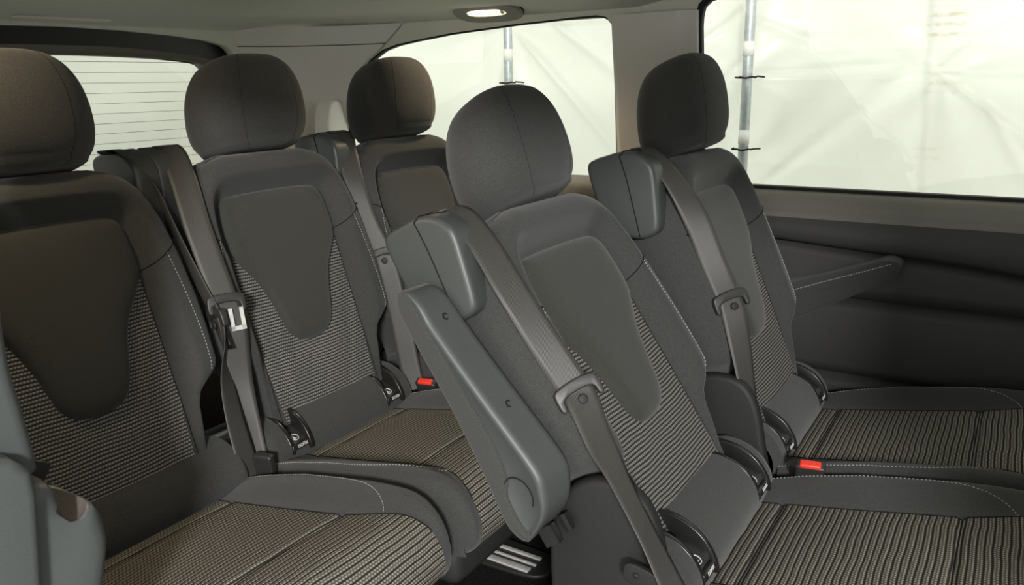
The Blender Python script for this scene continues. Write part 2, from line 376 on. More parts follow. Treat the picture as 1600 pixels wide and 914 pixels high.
# rear: body opening, tailgate, D pillar
def arc(cx, cz, r, a0, a1, n=8): return [(cx+r*math.cos(math.radians(a0+(a1-a0)*i/n)), cz+r*math.sin(math.radians(a0+(a1-a0)*i/n))) for i in range(n+1)]
right = [(.49, .07), (.495, .9), (.497, 1.14)]+arc(.437, 1.155, .06, 5, 70)+[(.40, 1.223), (.30, 1.232), (.15, 1.240), (0, 1.243)]
hole = right+[(-x, z) for x, z in right[::-1][1:]]
rp = link('wall_rear', plate('wall_rear', [(-.76, .05), (.76, .05), (.76, 1.262), (-.76, 1.262)], [hole], .03, lambda p, q, a: (p, YR+.012+a, q), HEADL)); tag(rp, kind='structure')
def tgy(z): return .90-.10*(max(z, .70)-.85)/.4
ax_t = lambda p, q, a: (p, tgy(q)+a, q)
rr_ = [(.44, .72), (.470, .76), (.475, 1.10)]+arc(.425, 1.118, .05, 5, 80)+[(.36, 1.176), (.2, 1.188), (0, 1.193)]
rh = rr_+[(-x, z) for x, z in rr_[::-1][1:]]
tg = link('door_2', plate('door_2', [(-.62, .02), (.62, .02), (.62, 1.29), (-.62, 1.29)], [rh], .03, ax_t, PLD)); tag(tg, kind='structure')
hb = link('header_pad', slab('header_pad', resample(crspline([(-.47, 1.168), (-.2, 1.178), (0, 1.180), (.2, 1.177), (.40, 1.165), (.455, 1.13), (.48, 1.14), (.45, 1.178), (.2, 1.203), (0, 1.207), (-.2, 1.204), (-.49, 1.19)], 4, True), 80, True), .855-.06, .855-.005, .010, lambda p, q, a: (p, a, q), SILL3), tg)
w3 = window('window_3', rh, lambda p, q, a: ax_t(p, q, a+.004), .008)
for i in range(15):
    z = 1.165-.0262*i; y = tgy(z)-.010
    link('heater_line', bbox_mesh('heater_line', (0, y+.008, z), (.462, .0005, .0005), SILL, 0), w3)
# D pillar trim: curved panel from the rear opening round to the quarter window
V = []; zz = np.r_[np.linspace(.40, 1.15, 14), np.linspace(1.17, 1.262, 8)]; tt = np.linspace(0, 1, 18)
for z in zz:
    xw = XW-TL*(z-ZS)
    yq = np.interp(z, [.4, .86, .95, 1.02, 1.075, 1.128, 1.167, 1.192, 1.26], [.60, .597, .588, .57, .545, .503, .45, .40, .30])
    for t in tt:
        a = np.array([xw-.004, yq+.004]); b = np.array([xw-.03, .69]); c = np.array([.502, YR-.004])
        V.append((*((1-t)**2*a+2*t*(1-t)*b+t*t*c), z))
dp = link('trim_3', mesh('trim_3', V, grid_faces(len(zz), len(tt)), PLL)); tag(dp, kind='structure')
sv = [V[(len(zz)-5)*18+j] for j in range(18)]
link('joint', tube('joint', [(p[0]-.0005, p[1]-.001, p[2]) for p in sv], .0012, SEAM, 5), dp)
bx = link('belt_guide_cover', slab('belt_guide_cover', resample(crspline([(.585, .93), (.665, .93), (.668, 1.0), (.645, 1.045), (.61, 1.05), (.585, 1.01)], 4, True), 40, True), .585, .645, .010, lambda p, q, a: (p+.098, a, q), PLL))
tag(bx, 'small pale grey angular cover on the rear pillar behind the last-row headrests', 'trim cover')

# left side: rear wall with quarter window opening, front end trim with pocket
lw = [(x, z) for x, z in qwin]
wl = link('wall_left', plate('wall_left', [(-.30, .02), (.76, .02), (.76, 1.275), (-.30, 1.275)], [[(max(y, -.20), z) for y, z in qwin if y > -.2]+[(-.20, 1.243), (-.20, .842)]], .03, lambda p, q, a: (-(XW-TL*max(0, q-ZS))+a-.016, p, q), HEADL)); tag(wl, kind='structure')
axl = lambda p, q, a: (p, a, q)
pil = resample(crspline([(-.86, 1.24), (-.80, 1.25), (-.735, 1.22), (-.745, 1.05), (-.757, .86), (-.753, .79), (-.749, .722), (-.765, .712), (-.86, .712)], 5, True), 70, True)
lp = link('trim_4', slab('trim_4', pil, -.40, -.24, .016, axl, PLP)); tag(lp, kind='structure')
low = resample(crspline([(-.86, .708), (-.765, .709), (-.747, .706), (-.738, .694), (-.735, .678), (-.722, .662), (-.708, .664), (-.698, .655), (-.692, .635), (-.691, .605), (-.700, .570), (-.712, .52), (-.72, .42), (-.725, .1), (-.86, .1)], 5, True), 110, True)
l2 = link('trim_5', slab('trim_5', low, -.405, -.20, .022, axl, PLP)); tag(l2, kind='structure')
band = resample(crspline([(-.86, .75), (-.80, .76), (-.768, .735), (-.772, .66), (-.785, .55), (-.80, .42), (-.81, .1), (-.86, .1)], 5, True), 60, True)
l3 = link('trim_6', slab('trim_6', band, -.425, -.39, .012, axl, PLP)); tag(l3, kind='structure')
bmc = bmesh.new(); bmesh.ops.create_uvsphere(bmc, u_segments=32, v_segments=20, radius=1)
cm = bpy.data.meshes.new('cut'); bmesh.ops.transform(bmc, matrix=Matrix.Translation((-.717, -.362, .684)) @ Matrix.Rotation(math.radians(24), 4, 'Y') @ Matrix.Diagonal((.025, .056, .050, 1)), verts=bmc.verts); bmc.to_mesh(cm); bmc.free(); cm.materials.append(POCK)
co_ = bpy.data.objects.new('cut', cm); COL.objects.link(co_)
bo = l2.modifiers.new('b', 'BOOLEAN'); bo.object = co_; bo.operation = 'DIFFERENCE'; bo.material_mode = 'TRANSFER'
nm_ = bpy.data.meshes.new_from_object(l2.evaluated_get(bpy.context.evaluated_depsgraph_get())); l2.modifiers.clear(); l2.data = nm_; bpy.data.objects.remove(co_)
rim = link('pocket_rim', bbox_mesh('pocket_rim', (-.724, -.300, .686), (.030, .003, .012), PLD, .002, np.array(Matrix.Rotation(math.radians(33), 3, 'Y'))), l2)
link('pocket_glint', bbox_mesh('pocket_glint', (-.742, -.310, .690), (.006, .004, .003), CHR, .001), l2)  # chrome chip standing in for a white highlight beside the pocket

wf = link('front_light_block', bbox_mesh('front_light_block', (0, YF-.02, .62), (.79, .02, .66), PLD, .004)); tag(wf, kind='structure')  # unseen solid partition, added to keep front light off the headrests
pf_ = link('trim_7', bbox_mesh('trim_7', (-.775, -1.86, .62), (.02, .26, .66), PLG, .01)); tag(pf_, kind='structure')
dh = link('trim_8', bbox_mesh('trim_8', (-.765, -.97, 1.272), (.022, .65, .036), PLL, .012)); tag(dh, kind='structure')  # unseen door header, added to hold the floodlight's upper cutoff
# pale lens in the headliner above the tailgate
hl = link('header_lens', slab('header_lens', resample([(-.13, 0), (-.12, .006), (.10, .009), (.112, .005), (.10, 0)], 40, True), -.006, .006, .002, lambda p, q, a: (p, .728+a-.3*q, float(ceil_z(p, .725))-.006+q), PLL))
tag(hl, 'slim pale lens strip set in the headliner above the tailgate window', 'lamp')

# ------------------------------------------------------------------ tent outside
def tarp(name, fn, nu, nv):
    us = np.linspace(0, 1, nu); vs = np.linspace(0, 1, nv)
    U, Vv = np.meshgrid(us, vs); P = fn(U, Vv)
    return mesh(name, P.reshape(-1, 3), grid_faces(nv, nu), TARP)
XT = 2.3
def tension(y, z, cy, cz, seed, amp):
    # radiating tension folds from a lashing point
    a = np.arctan2(z-cz, y-cy); r = np.hypot(y-cy, z-cz); rng = np.random.RandomState(seed); f = 0
    for k in range(5): f = f+np.sin(a*rng.uniform(3, 9)+rng.uniform(0, 6))*rng.uniform(.4, 1)
    return 1.0*amp*f*np.exp(-((r-.35)/.45)**2)*np.clip(r/.15, 0, 1)
def right_tarp(U, Vv):
    y = -3.2+7.4*U; z = -.45+3.6*Vv
    x = XT+.02*np.sin(2.1*y+1.3*z)+.012*np.sin(5.3*y-2.2*z+1)
    for cy, cz, s, a in ((-.20, 1.10, 2, .010), (-.20, .75, 5, .008), (-.92, 1.09, 7, .010), (.95, 1.35, 9, .012), (-1.7, .9, 3, .010), (-.2, 1.7, 4, .01)):
        x = x+tension(y, z, cy, cz, s, a)
    for (a, b, h, wd_) in (((-.92, 1.085), (-1.206, .871), .020, .022), ((-.925, 1.13), (-1.156, 1.273), .016, .030), ((-.317, .68), (-.771, 1.064), .018, .050), ((.886, 1.294), (.398, .779), .026, .040), ((.727, 1.372), (.403, 1.136), .022, .040),
                           ((-.238, 1.109), (-.698, 1.131), .012, .020), ((-1.073, .993), (-1.22, .758), .016, .030), ((-.014, 1.257), (-.171, 1.362), .014, .022), ((-.025, 1.021), (-.17, 1.149), .012, .022), ((-.297, .994), (-.733, .993), .004, .005), ((-.225, 1.322), (-.531, 1.188), .014, .035), ((-.357, 1.242), (-.816, 1.269), .006, .012)):
        a, b = np.array(a), np.array(b); e = b-a; b2 = b+e*.35; e = b2-a; t = ((y-a[0])*e[0]+(z-a[1])*e[1])/(e@e)
        d = ((y-a[0])*-e[1]+(z-a[1])*e[0])/np.linalg.norm(e); w_ = wd_*(.35+.65*np.clip(t, 0, 1))
        x = x-h*np.exp(-(d/w_)**2)*S01((t+.15)/.3)*S01((1.15-t)/.5)
    x = x+.02*np.exp(-((y+.80-.22*(z-1.0))/.03)**2)*0+.006*np.tanh((y+.88+.05*(1-z))/.006)
    return np.stack([x, y, z], -1)
t1 = link('tarpaulin_wall', tarp('tarpaulin_wall', right_tarp, 620, 300)); tag(t1, 'white tarpaulin wall laced to steel poles outside the right-hand windows', 'tarpaulin')
def rear_tarp(U, Vv):
    x = -1.6+4.4*U; z = -.45+3.6*Vv
    y = 2.6+.03*np.sin(3.1*x-1.9*z)+.02*np.sin(6*x-4.5*z+1)
    return np.stack([x, y, z], -1)
t2 = link('tarpaulin_wall', tarp('tarpaulin_wall_rear', rear_tarp, 160, 80)); tag(t2, 'plain white tarpaulin wall seen through the heated rear window', 'tarpaulin')
gr = link('ground', bbox_mesh('ground', (0, 0, -.47), (5, 5, .02), GRD, 0)); tag(gr, kind='structure')
def pole(y, zbase, label, marks):
    e = empty('tent_pole', (XT-.10, y, -.45)); tag(e, label, 'pole', 'steel poles of the tent')
    link('tube', tube('tube', [(0, .0, 0), (0, 0, 3.4)], .0205, POLE, 16), e)
    for kind, z in marks:
        zl = z+.45
        if kind == 't': link('tape_band', tube('tape_band', [(0, 0, zl-.028), (0, 0, zl+.028)], .0222, WHT, 16), e)
        else:
            th = np.linspace(-.6, math.pi+.6, 14)
            link('lashing_wire', tube('lashing_wire', [(.05, -.055, zl), (-.01, -.045, zl+.004)]+[(-.030*math.sin(a), -.030*math.cos(a), zl+.002*math.sin(3*a)) for a in th]+[(-.01, .045, zl), (.05, .055, zl)], .0035, SEAM, 5), e)
pole(-.235, 0, 'grey steel pole with white tape behind the middle-row window headrest', (('t', 1.205), ('w', 1.095), ('t', .86), ('w', .81)))
pole(.90, 0, 'grey steel pole seen through the rear quarter window', (('t', 1.215), ('w', 1.09)))

# ------------------------------------------------------------------ seat geometry (shared meshes)
HY, HZ = -.036, .375
TONG_H = [(0, .5335), (.05, .533), (.09, .5315), (.115, .529), (.131, .519), (.138, .50), (.142, .47), (.1425, .44), (.137, .412), (.118, .382), (.100, .356), (.087, .328), (.077, .298), (.069, .268), (.061, .242), (.048, .223), (.028, .213), (0, .2105)]
tong = resample(crspline(TONG_H+[(-x, y) for x, y in TONG_H[::-1][1:-1]], 6, True), 140, True)
HW = ([.070, .17, .195, .212, .225, .24, .30, .36, .44, .50, .54, .565, .585, .597, .604, .608], [.160, .166, .172, .196, .214, .220, .222, .221, .213, .202, .189, .176, .157, .137, .115, .095])
VT = .608; PW = .139; VK = .414
def hw(v): return np.interp(v, *HW)
outl = np.array([(hw(v), v) for v in np.linspace(.07, VT, 90)]+[(-hw(v), v) for v in np.linspace(VT, .07, 90)])
RZ = np.array([(-PW, -.1), (-PW, VK)]+[tuple(p) for p in sorted([q for q in tong if q[1] > VK], key=lambda q: math.atan2(q[0], q[1]-.40))]+[(PW, VK), (PW, -.1)])
def backw(u, v):
    u = np.asarray(u, float); v = np.asarray(v, float)
    d = seg_dist(u, v, RZ); d = np.where(inside(u, v, RZ), 0, d)
    w = .040+.038*S01(d/.036)*(.55+.45*S01((v-.05)/.12))
    e = seg_dist(u, v, outl[:], False); rr = .032
    w = w-.030*(1-np.sqrt(np.clip(1-np.clip(1-e/rr, 0, 1)**2, 0, 1)))
    # soft rib sag in the patterned field
    return w
BK = lambda u, v, w: (u, -w, v)
vs = np.unique(np.r_[np.linspace(.07, VK, 62), np.linspace(VK, .56, 28), np.linspace(.56, VT, 18)])
iK = int(np.argmin(abs(vs-VK)))
nb, npn = 16, 26
cols = []
for v in vs:
    h = hw(v); p = min(PW, h-.030)
    l = np.linspace(-1, 1, npn+1)*p; r = p+(h-p)*np.sin(np.linspace(0, 1, nb+1)*math.pi/2)[1:]
    cols.append(np.r_[-r[::-1], l, r])
cols = np.array(cols); NC = cols.shape[1]; VV = np.repeat(vs[:, None], NC, 1)
WW = backw(cols, VV)
idx = lambda i, j: i*NC+j
FV = [BK(cols[i, j], VV[i, j], WW[i, j]) for i in range(len(vs)) for j in range(NC)]
Fb = []; Fp = []
for i in range(len(vs)-1):
    for j in range(NC-1):
        (Fp if (i < iK and nb <= j < nb+npn) else Fb).append((idx(i, j), idx(i, j+1), idx(i+1, j+1), idx(i+1, j)))
loop = [idx(0, j) for j in range(NC)]+[idx(i, NC-1) for i in range(1, len(vs))]+[idx(len(vs)-1, j) for j in range(NC-2, -1, -1)]+[idx(i, 0) for i in range(len(vs)-2, 0, -1)]
bV = list(FV); base = loop; LP = np.array([(FV[i][0], FV[i][2]) for i in loop]); LW = np.array([-FV[i][1] for i in loop])
for (wt, ins, f) in ((.02, -.004, .5), (.0, -.005, 1), (-.04, -.002, 1), (-.065, .004, 1), (-.078, .016, 1), (-.082, .04, 1)):
    Q = offset_poly(LP, ins); o = len(bV)
    bV += [BK(q[0], q[1], lw_*(1-f)+wt*f if f < 1 else wt) for q, lw_ in zip(Q, LW)]
    nb_ = [o+k for k in range(len(loop))]
    for k in range(len(loop)): Fb.append((base[k], base[(k+1) % len(loop)], nb_[(k+1) % len(loop)], nb_[k]))
    base = nb_
Fb.append(tuple(base))
def compact(V, F, uv=None):
    used = sorted({i for f in F for i in f}); mp = {k: n for n, k in enumerate(used)}
    return [V[i] for i in used], [tuple(mp[i] for i in f) for f in F], None if uv is None else [uv[i] for i in used]
v_, f_, _ = compact(bV, Fb); ME_BACK = mesh('backrest', v_, f_, FAB)
uvp = [(cols[i, j], VV[i, j]+.004*math.cos(cols[i, j]/PW*1.5)) for i in range(len(vs)) for j in range(NC)]
v_, f_, u_ = compact(FV, Fp, uvp); ME_PAT = mesh('patterned_panel', v_, f_, PATB, u_)
cen = np.array([0, .40]); rings = [0.0, .2, .4, .6, .75, .85, .92, .955, .978, .992, 1.0]
tV = [BK(0, cen[1], .056)]; tF = []; n = len(tong)
for s in rings[1:]:
    w = .027+.029*(max(0, 1-s**14))**.5
    tV += [BK(*(cen+(p-cen)*s), w) for p in tong]
for k in range(n): tF.append((0, 1+k, 1+(k+1) % n))
for r in range(len(rings)-2):
    for k in range(n): tF.append((1+r*n+k, 1+r*n+(k+1) % n, 1+(r+1)*n+(k+1) % n, 1+(r+1)*n+k))
ME_TONG = mesh('centre_panel', tV, tF, FABC)
# stitching on both bolsters, seam from the knee to the flank
def surf_line(uvs, lift=0):
    P = resample(crspline(uvs, 8), 60); w = backw(P[:, 0], P[:, 1]); e = 1e-3
    du = (backw(P[:, 0]+e, P[:, 1])-backw(P[:, 0]-e, P[:, 1]))/(2*e); dv = (backw(P[:, 0], P[:, 1]+e)-backw(P[:, 0], P[:, 1]-e))/(2*e)
    N = np.stack([-du, -np.ones_like(du), -dv], 1); N = np.stack([-du, -1+0*du, -dv], 1)
    return [BK(a, b, c+lift) for (a, b), c in zip(P, w)], N
parts = []
for s in (-1, 1):
    P, N = surf_line([(s*.178, .445), (s*.185, .40), (s*.192, .34), (s*.196, .28), (s*.194, .225)])
    parts.append(dashes(P, N, .0032, .0030, .00048, .0005))
ME_ST = mesh('stitching', *join(*parts), THR, smooth=False)
sp = []
for s in (-1, 1):
    P, N = surf_line([(s*.141, .425), (s*.16, .432), (s*.180, .446), (s*.205, .462), (s*.2125, .468)], .0004); sp.append(tube_data(P, .0011, 5))
    P, N = surf_line([(s*PW, .412), (s*PW, .3), (s*PW, .2), (s*PW, .10), (s*PW, .075)], .0); sp.append(tube_data(P, .0010, 5))
ME_SEAM = mesh('seam', *join(*sp), SEAM)
# headrest
def sgp(x, p): return np.sign(x)*np.abs(x)**p
hv = []; nph, nth = 44, 72
for i in range(nph+1):
    ph = -math.pi/2+math.pi*i/nph; cz, sz = max(math.cos(ph), 0), math.sin(ph)
    e = .52 if sz > 0 else .34
    rr = cz**e; zv = .692+(sgp(sz, .95)*.101 if sz > 0 else sgp(sz, .72)*.079)
    t = (zv-.613)/.180
    for j in range(nth):
        th = 2*math.pi*j/nth; c, s = math.cos(th), math.sin(th)
        u = .130*rr*sgp(c, .74)*(1-.10*max(0, t-.35)); w = sgp(s, .80)*rr*(.082 if s > 0 else .076)
        hv.append(BK(u, zv-.012*(rr**2)*max(0, 1-abs(c)*.6)*(1 if sz < -.8 else 0), w+.050+.045*(t-.5)))
hf = [(i*nth+j, i*nth+(j+1) % nth, (i+1)*nth+(j+1) % nth, (i+1)*nth+j) for i in range(nph) for j in range(nth)]
ME_HEAD = mesh('headrest', hv, hf, FAB)
def hseam(s):
    P = []
    for i in range(4, nph-3):
        ph = -math.pi/2+math.pi*i/nph
        P.append(hv[i*nth+(13 if s > 0 else 23)])
    return tube_data([np.array(p)+np.array([0, .0002, 0]) for p in P], .0005, 5)
ME_HSEAM = mesh('headrest_seam', *join(hseam(1), hseam(-1)), SEAM)
ME_POST = tube('post', [(0, .022, .575), (0, .002, .66)], .0062, CHR, 12)
ME_COLL = slab('post_collar', resample(crspline([(-.02, -.011), (.02, -.011), (.024, 0), (.02, .011), (-.02, .011), (-.024, 0)], 4, True), 24, True), .598, .616, .004, lambda p, q, a: (p, q+.02, a), BLK, 3)
# belt housing (plastic shell on the outer shoulder)
HO = [(.652, -.070), (.652, -.03), (.647, .000), (.634, .026), (.614, .043), (.592, .048), (.545, .036), (.500, .022), (.487, .012), (.484, -.004), (.486, -.024), (.497, -.046), (.515, -.068), (.56, -.080), (.62, -.080)]
hpoly = resample(crspline(HO, 5, True), 90, True)
ME_HOUS = slab('belt_housing', hpoly, -.238, -.186, .010, lambda p, q, a: (a, -q, p), PLG, 5)
cap_line = [(.6465, -.004), (.60, -.006), (.55, -.012), (.490, -.020)]
gl = [(-.2385, -q, p) for p, q in crspline(cap_line, 6)]; gl = [(-.190, -.001, .6475), (-.228, -.001, .6475), (-.235, -.002, .644)]+[tuple(g) for g in gl[1:]]
ME_HGAP = tube('panel_gap', gl, .0011, SEAM, 5)
ME_OUT = slab('belt_outlet', resample(crspline([(-.025, -.009), (.025, -.009), (.031, 0), (.025, .009), (-.025, .009), (-.031, 0)], 4, True), 30, True), 0, .008, .003, lambda p, q, a: (p*.8-.180, -.012+q*.8+.2*a, .640+a*.75+q*.45), BLK, 3)
# cushion: profile swept sideways
CP = crspline([(-.094, .399), (-.12, .404), (-.18, .415), (-.25, .428), (-.32, .442), (-.39, .456), (-.44, .467), (-.485, .472), (-.518, .461), (-.541, .436), (-.551, .405), (-.547, .378), (-.532, .362)], 6)
CP = resample(CP, 92); ds = np.r_[0, np.cumsum(np.linalg.norm(np.diff(CP, axis=0), axis=1))]
tg_ = np.gradient(CP, axis=0); tg_ /= np.linalg.norm(tg_, axis=1)[:, None]; cn = np.stack([tg_[:, 1], -tg_[:, 0]], 1)
def cw(s): return np.interp(s, [0, .05, .30, .36, .40, .45, .52, .7], [.131, .132, .136, .146, .164, .180, .186, .186])
def co(s): return np.interp(s, [0, .05, .15, .30, .38, .43, .48, .7], [.218, .221, .2235, .2235, .221, .216, .210, .206])
def cbul(s): return np.interp(s, [0, .06, .15, .30, .38, .43, .5, .7], [.012, .020, .027, .026, .018, .010, .004, .002])
def cush_h(x, s):
    c, o, b = cw(s), co(s), cbul(s); a = np.abs(x)
    h = b*S01((a-c)/(np.maximum(.200-c, .02)))
    for s0, dp in ((.040, .004), (.302, .005)): h = h-dp*np.exp(-((s-s0)/.005)**2)*(a < c+.002)
    e = o-a; r = .022
    h = h-.022*(1-np.sqrt(np.clip(1-np.clip(1-e/r, 0, 1)**2, 0, 1)))
    h = h+.004*np.cos(np.clip(a/np.maximum(c, .01), 0, 1)*math.pi/2)*np.interp(s, [0, .1, .3, .5], [0, 1, 1, .5])
    return h
def cpos(x, s):
    y = np.interp(s, ds, CP[:, 0]); z = np.interp(s, ds, CP[:, 1]); ny = np.interp(s, ds, cn[:, 0]); nz = np.interp(s, ds, cn[:, 1])
    h = cush_h(x, s); return (x, y-ny*h*1.0 if False else y+ny*h*np.sign(nz if abs(nz) > .2 else 1), z+nz*h*np.sign(nz if abs(nz) > .2 else 1))
# make normals point outwards (up / forward)
if cn[5, 1] < 0: cn = -cn
def cpos(x, s):
    h = float(cush_h(x, s))
    return (x, float(np.interp(s, ds, CP[:, 0])+np.interp(s, ds, cn[:, 0])*h), float(np.interp(s, ds, CP[:, 1])+np.interp(s, ds, cn[:, 1])*h))
ss = np.unique(np.r_[np.linspace(0, ds[-1], 80), .040, .036, .044, .302, .298, .306]); cc = []
for s in ss:
    c, o = cw(s), co(s)
    r = c+(o-c)*np.sin(np.linspace(0, 1, nb+1)*math.pi/2)[1:]; cc.append(np.r_[-r[::-1], np.linspace(-c, c, npn+1), r])
cc = np.array(cc); NCc = cc.shape[1]
cV = [cpos(float(cc[i, j]), float(ss[i])) for i in range(len(ss)) for j in range(NCc)]
Fc = []; Fq = []
ci = lambda i, j: i*NCc+j
for i in range(len(ss)-1):
    for j in range(NCc-1): (Fq if nb <= j < nb+npn else Fc).append((ci(i, j), ci(i, j+1), ci(i+1, j+1), ci(i+1, j)))
# flanks down to the base, rear closing
bV = list(cV)
for j0, sg in ((0, -1), (NCc-1, 1)):
    prev = [ci(i, j0) for i in range(len(ss))]
    for k, (f, ox) in enumerate(((.25, .001), (.6, .001), (1.0, -.004))):
        o = len(bV)
        for i in range(len(ss)):
            p = cV[ci(i, j0)]; zt = p[2]*(1-f)+np.interp(p[1], [-.55, -.45, -.1], [.360, .354, .31])*f; bV.append((p[0]+sg*ox, p[1]+(.0 if p[1] > -.5 else 0), zt))
        cur = list(range(o, o+len(ss)))
        for i in range(len(ss)-1): Fc.append((prev[i], prev[i+1], cur[i+1], cur[i]))
        prev = cur
FcL = [f for f in Fc if np.mean([bV[i][0] for i in f]) < 0]; FcR = [f for f in Fc if np.mean([bV[i][0] for i in f]) > 0]
v_, f_, _ = compact(bV, FcL); ME_BOLL = mesh('bolster', v_, f_, FAB)
v_, f_, _ = compact(bV, FcR); ME_BOLR = mesh('bolster', v_, f_, FAB)
v_, f_, u_ = compact(cV, Fq, [(cc[i, j], ss[i]) for i in range(len(ss)) for j in range(NCc)]); ME_CPAT = mesh('cushion', v_, f_, PATC, u_)
def cline(xs_, n=70, lift=0):
    P = resample(crspline(xs_, 8), n); pts = [np.array(cpos(a, b)) for a, b in P]; N = []
    for a, b in P:
        e = 2e-3; du = np.array(cpos(a+e, b))-np.array(cpos(a-e, b)); dv = np.array(cpos(a, b+e))-np.array(cpos(a, b-e))
        nn = np.cross(du, dv); nn = nn if nn[2]-nn[1] > 0 else -nn; N.append(nn/np.linalg.norm(nn))
    return [p+lift*q for p, q in zip(pts, N)], N
parts = []
for s in (-1, 1): parts.append(dashes(*cline([(s*.202, .0), (s*.207, .10), (s*.208, .20), (s*.203, .27), (s*.190, .325), (s*.170, .360), (s*.152, .374)]), .0032, .0030, .00048, .0005))
ME_CST = mesh('stitching', *join(*parts), THR, smooth=False)
sp = [tube_data(cline([(-cw(s0)+.002, s0), (0, s0), (cw(s0)-.002, s0)], 40, .0004)[0], .0013, 5) for s0 in (.040, .302)]
for s in (-1, 1): sp.append(tube_data(cline([(s*cw(q), q) for q in np.linspace(.0, .45, 14)], 60, .0002)[0], .0011, 5))
ME_CSEAM = mesh('seam', *join(*sp), SEAM)
# roll between backrest and cushion, with or without the two recesses for the child-seat anchors
RP = resample(crspline([(.02, .468), (-.012, .478), (-.045, .474), (-.074, .458), (-.094, .430), (-.098, .402), (-.088, .372), (-.05, .34), (.02, .33)], 5), 44)
iF = int(np.argmin(np.abs(RP[:, 1]-.424)+(RP[:, 0] > -.06)*9))
XI, HWI = .138, .0235
def roll(holes):
    xr = np.r_[-.207, -.206, -.203, np.linspace(-.195, -XI-HWI, 5), np.linspace(-XI+HWI, XI-HWI, 14), np.linspace(XI+HWI, .195, 5), .203, .206, .207]
    rv = []; n_ = len(RP); F = []
    for x in xr:
        sc = 1-.18*np.clip((abs(x)-.195)/.012, 0, 1)**2
        for y, z in RP: rv.append((x, -.02+(y+.02)*sc, .40+(z-.40)*sc))
    for i in range(len(xr)-1):
        for j in range(n_-1):
            if holes and abs(abs((xr[i]+xr[i+1])/2)-XI) < .005 and j < iF: continue
            F.append((i*n_+j, i*n_+j+1, (i+1)*n_+j+1, (i+1)*n_+j))
    return mesh('cushion_roll', rv, F, FAB)
ME_ROLL = roll(True); ME_ROLL0 = roll(False)
# ISOFIX funnel: two arched side walls, a sloping floor and a front lip with print
RN = np.gradient(RP, axis=0); RN /= np.linalg.norm(RN, axis=1)[:, None]; RN = np.stack([RN[:, 1], -RN[:, 0]], 1)
if RN[20, 0] > 0: RN = -RN
def rail_data(x, hgt):
    n2 = iF+3; o = [RP[i]+RN[i]*hgt for i in range(2, n2)]; q = [RP[i]-RN[i]*.026 for i in range(2, n2)]
    return slab_data(resample(np.array(o+q[::-1]), 60, True), x-.0045, x+.0045, .0018, lambda p, q, a: (a, p, q), 2)
ME_RAIL = {-1: mesh('funnel_wall', *rail_data(0, .0012), BLK), 1: mesh('funnel_wall', *rail_data(0, .0070), BLK)}
pf = RP[iF]; nf = RN[iF]; lipq = [(-.017, -.020), (.017, -.020), (.017, .0035), (-.017, .0035)]
tf = np.array([-nf[1], nf[0]]); tf = tf if tf[1] > 0 else -tf
lip_o = [pf+nf*.0045-tf*.006, pf+nf*.0045+tf*.004, pf-nf*.004+tf*.006, pf-nf*.03+tf*.004, pf-nf*.03-tf*.006]
ME_ISO = mesh('isofix_funnel', *slab_data(resample(np.array(lip_o), 30, True), -.025, .025, .002, lambda p, q, a: (a, p, q), 2), BLK)
fl0 = pf-nf*.002+tf*.004; fl1 = np.array([-.040, .452])
dd = fl1-fl0; fN = np.array([-dd[1], dd[0]])/np.linalg.norm(dd); fN = fN if fN[1] > 0 else -fN; fT = dd/np.linalg.norm(dd)
ME_ISOD = mesh('funnel_floor', [(-.018, *fl0), (.018, *fl0), (.018, *fl1), (-.018, *fl1), (-.018, *(fl0-fN*.003)), (.018, *(fl0-fN*.003)), (.018, *(fl1-fN*.003)), (-.018, *(fl1-fN*.003))], [(0, 1, 2, 3), (4, 5, 6, 7), (0, 1, 5, 4), (1, 2, 6, 5), (2, 3, 7, 6), (3, 0, 4, 7)], PLD, smooth=False)
def text_mesh(txt, size, mat):
    cu = bpy.data.curves.new('txt', 'FONT'); cu.body = txt; cu.size = size; cu.extrude = .0003; cu.align_x = 'CENTER'; cu.align_y = 'CENTER'
    ob = bpy.data.objects.new('txt', cu); COL.objects.link(ob)
    me = bpy.data.meshes.new_from_object(ob.evaluated_get(bpy.context.evaluated_depsgraph_get())); bpy.data.objects.remove(ob); bpy.data.curves.remove(cu)
    me.materials.clear(); me.materials.append(mat); return me
ME_ISOT = text_mesh('ISOFIX', .0088, LBL)
for v in ME_ISOT.vertices:
    p = pf+nf*(.0048+v.co.z)+tf*(v.co.y-.001); v.co = (v.co.x, p[0], p[1])
def onfl(x, t): p = fl0+fT*t+fN*.0006; return (x, p[0], p[1])
ME_ISOL = mesh('child_seat_symbol', *join(tube_data([onfl(.0078*math.cos(a), .016+.0078*math.sin(a)) for a in np.linspace(0, 2*math.pi, 25)], .0009, 5), tube_data([onfl(-.003, .020), onfl(-.003, .013), onfl(.0035, .013)], .0011, 5)), LBL)
# seat base and side hump
ME_BASE = bbox_mesh('seat_base', (0, -.255, .325), (.196, .250, .045), PLD, .02)
ME_LEG = bbox_mesh('leg', (0, -.12, .145), (.022, .13, .145), PLD, .012)
hump = resample(crspline([(.100, .30), (.106, .42), (.102, .49), (.082, .545), (.045, .573), (.0, .579), (-.035, .565), (-.058, .525), (-.072, .46), (-.085, .40), (-.10, .36), (-.30, .33), (-.48, .30), (-.49, .12), (-.30, .06), (.08, .06), (.098, .12)], 5, True), 120, True)
ME_HUMP = slab('side_cover', hump, -.240, -.2145, .010, lambda p, q, a: (a, p, q), PLS, 4)
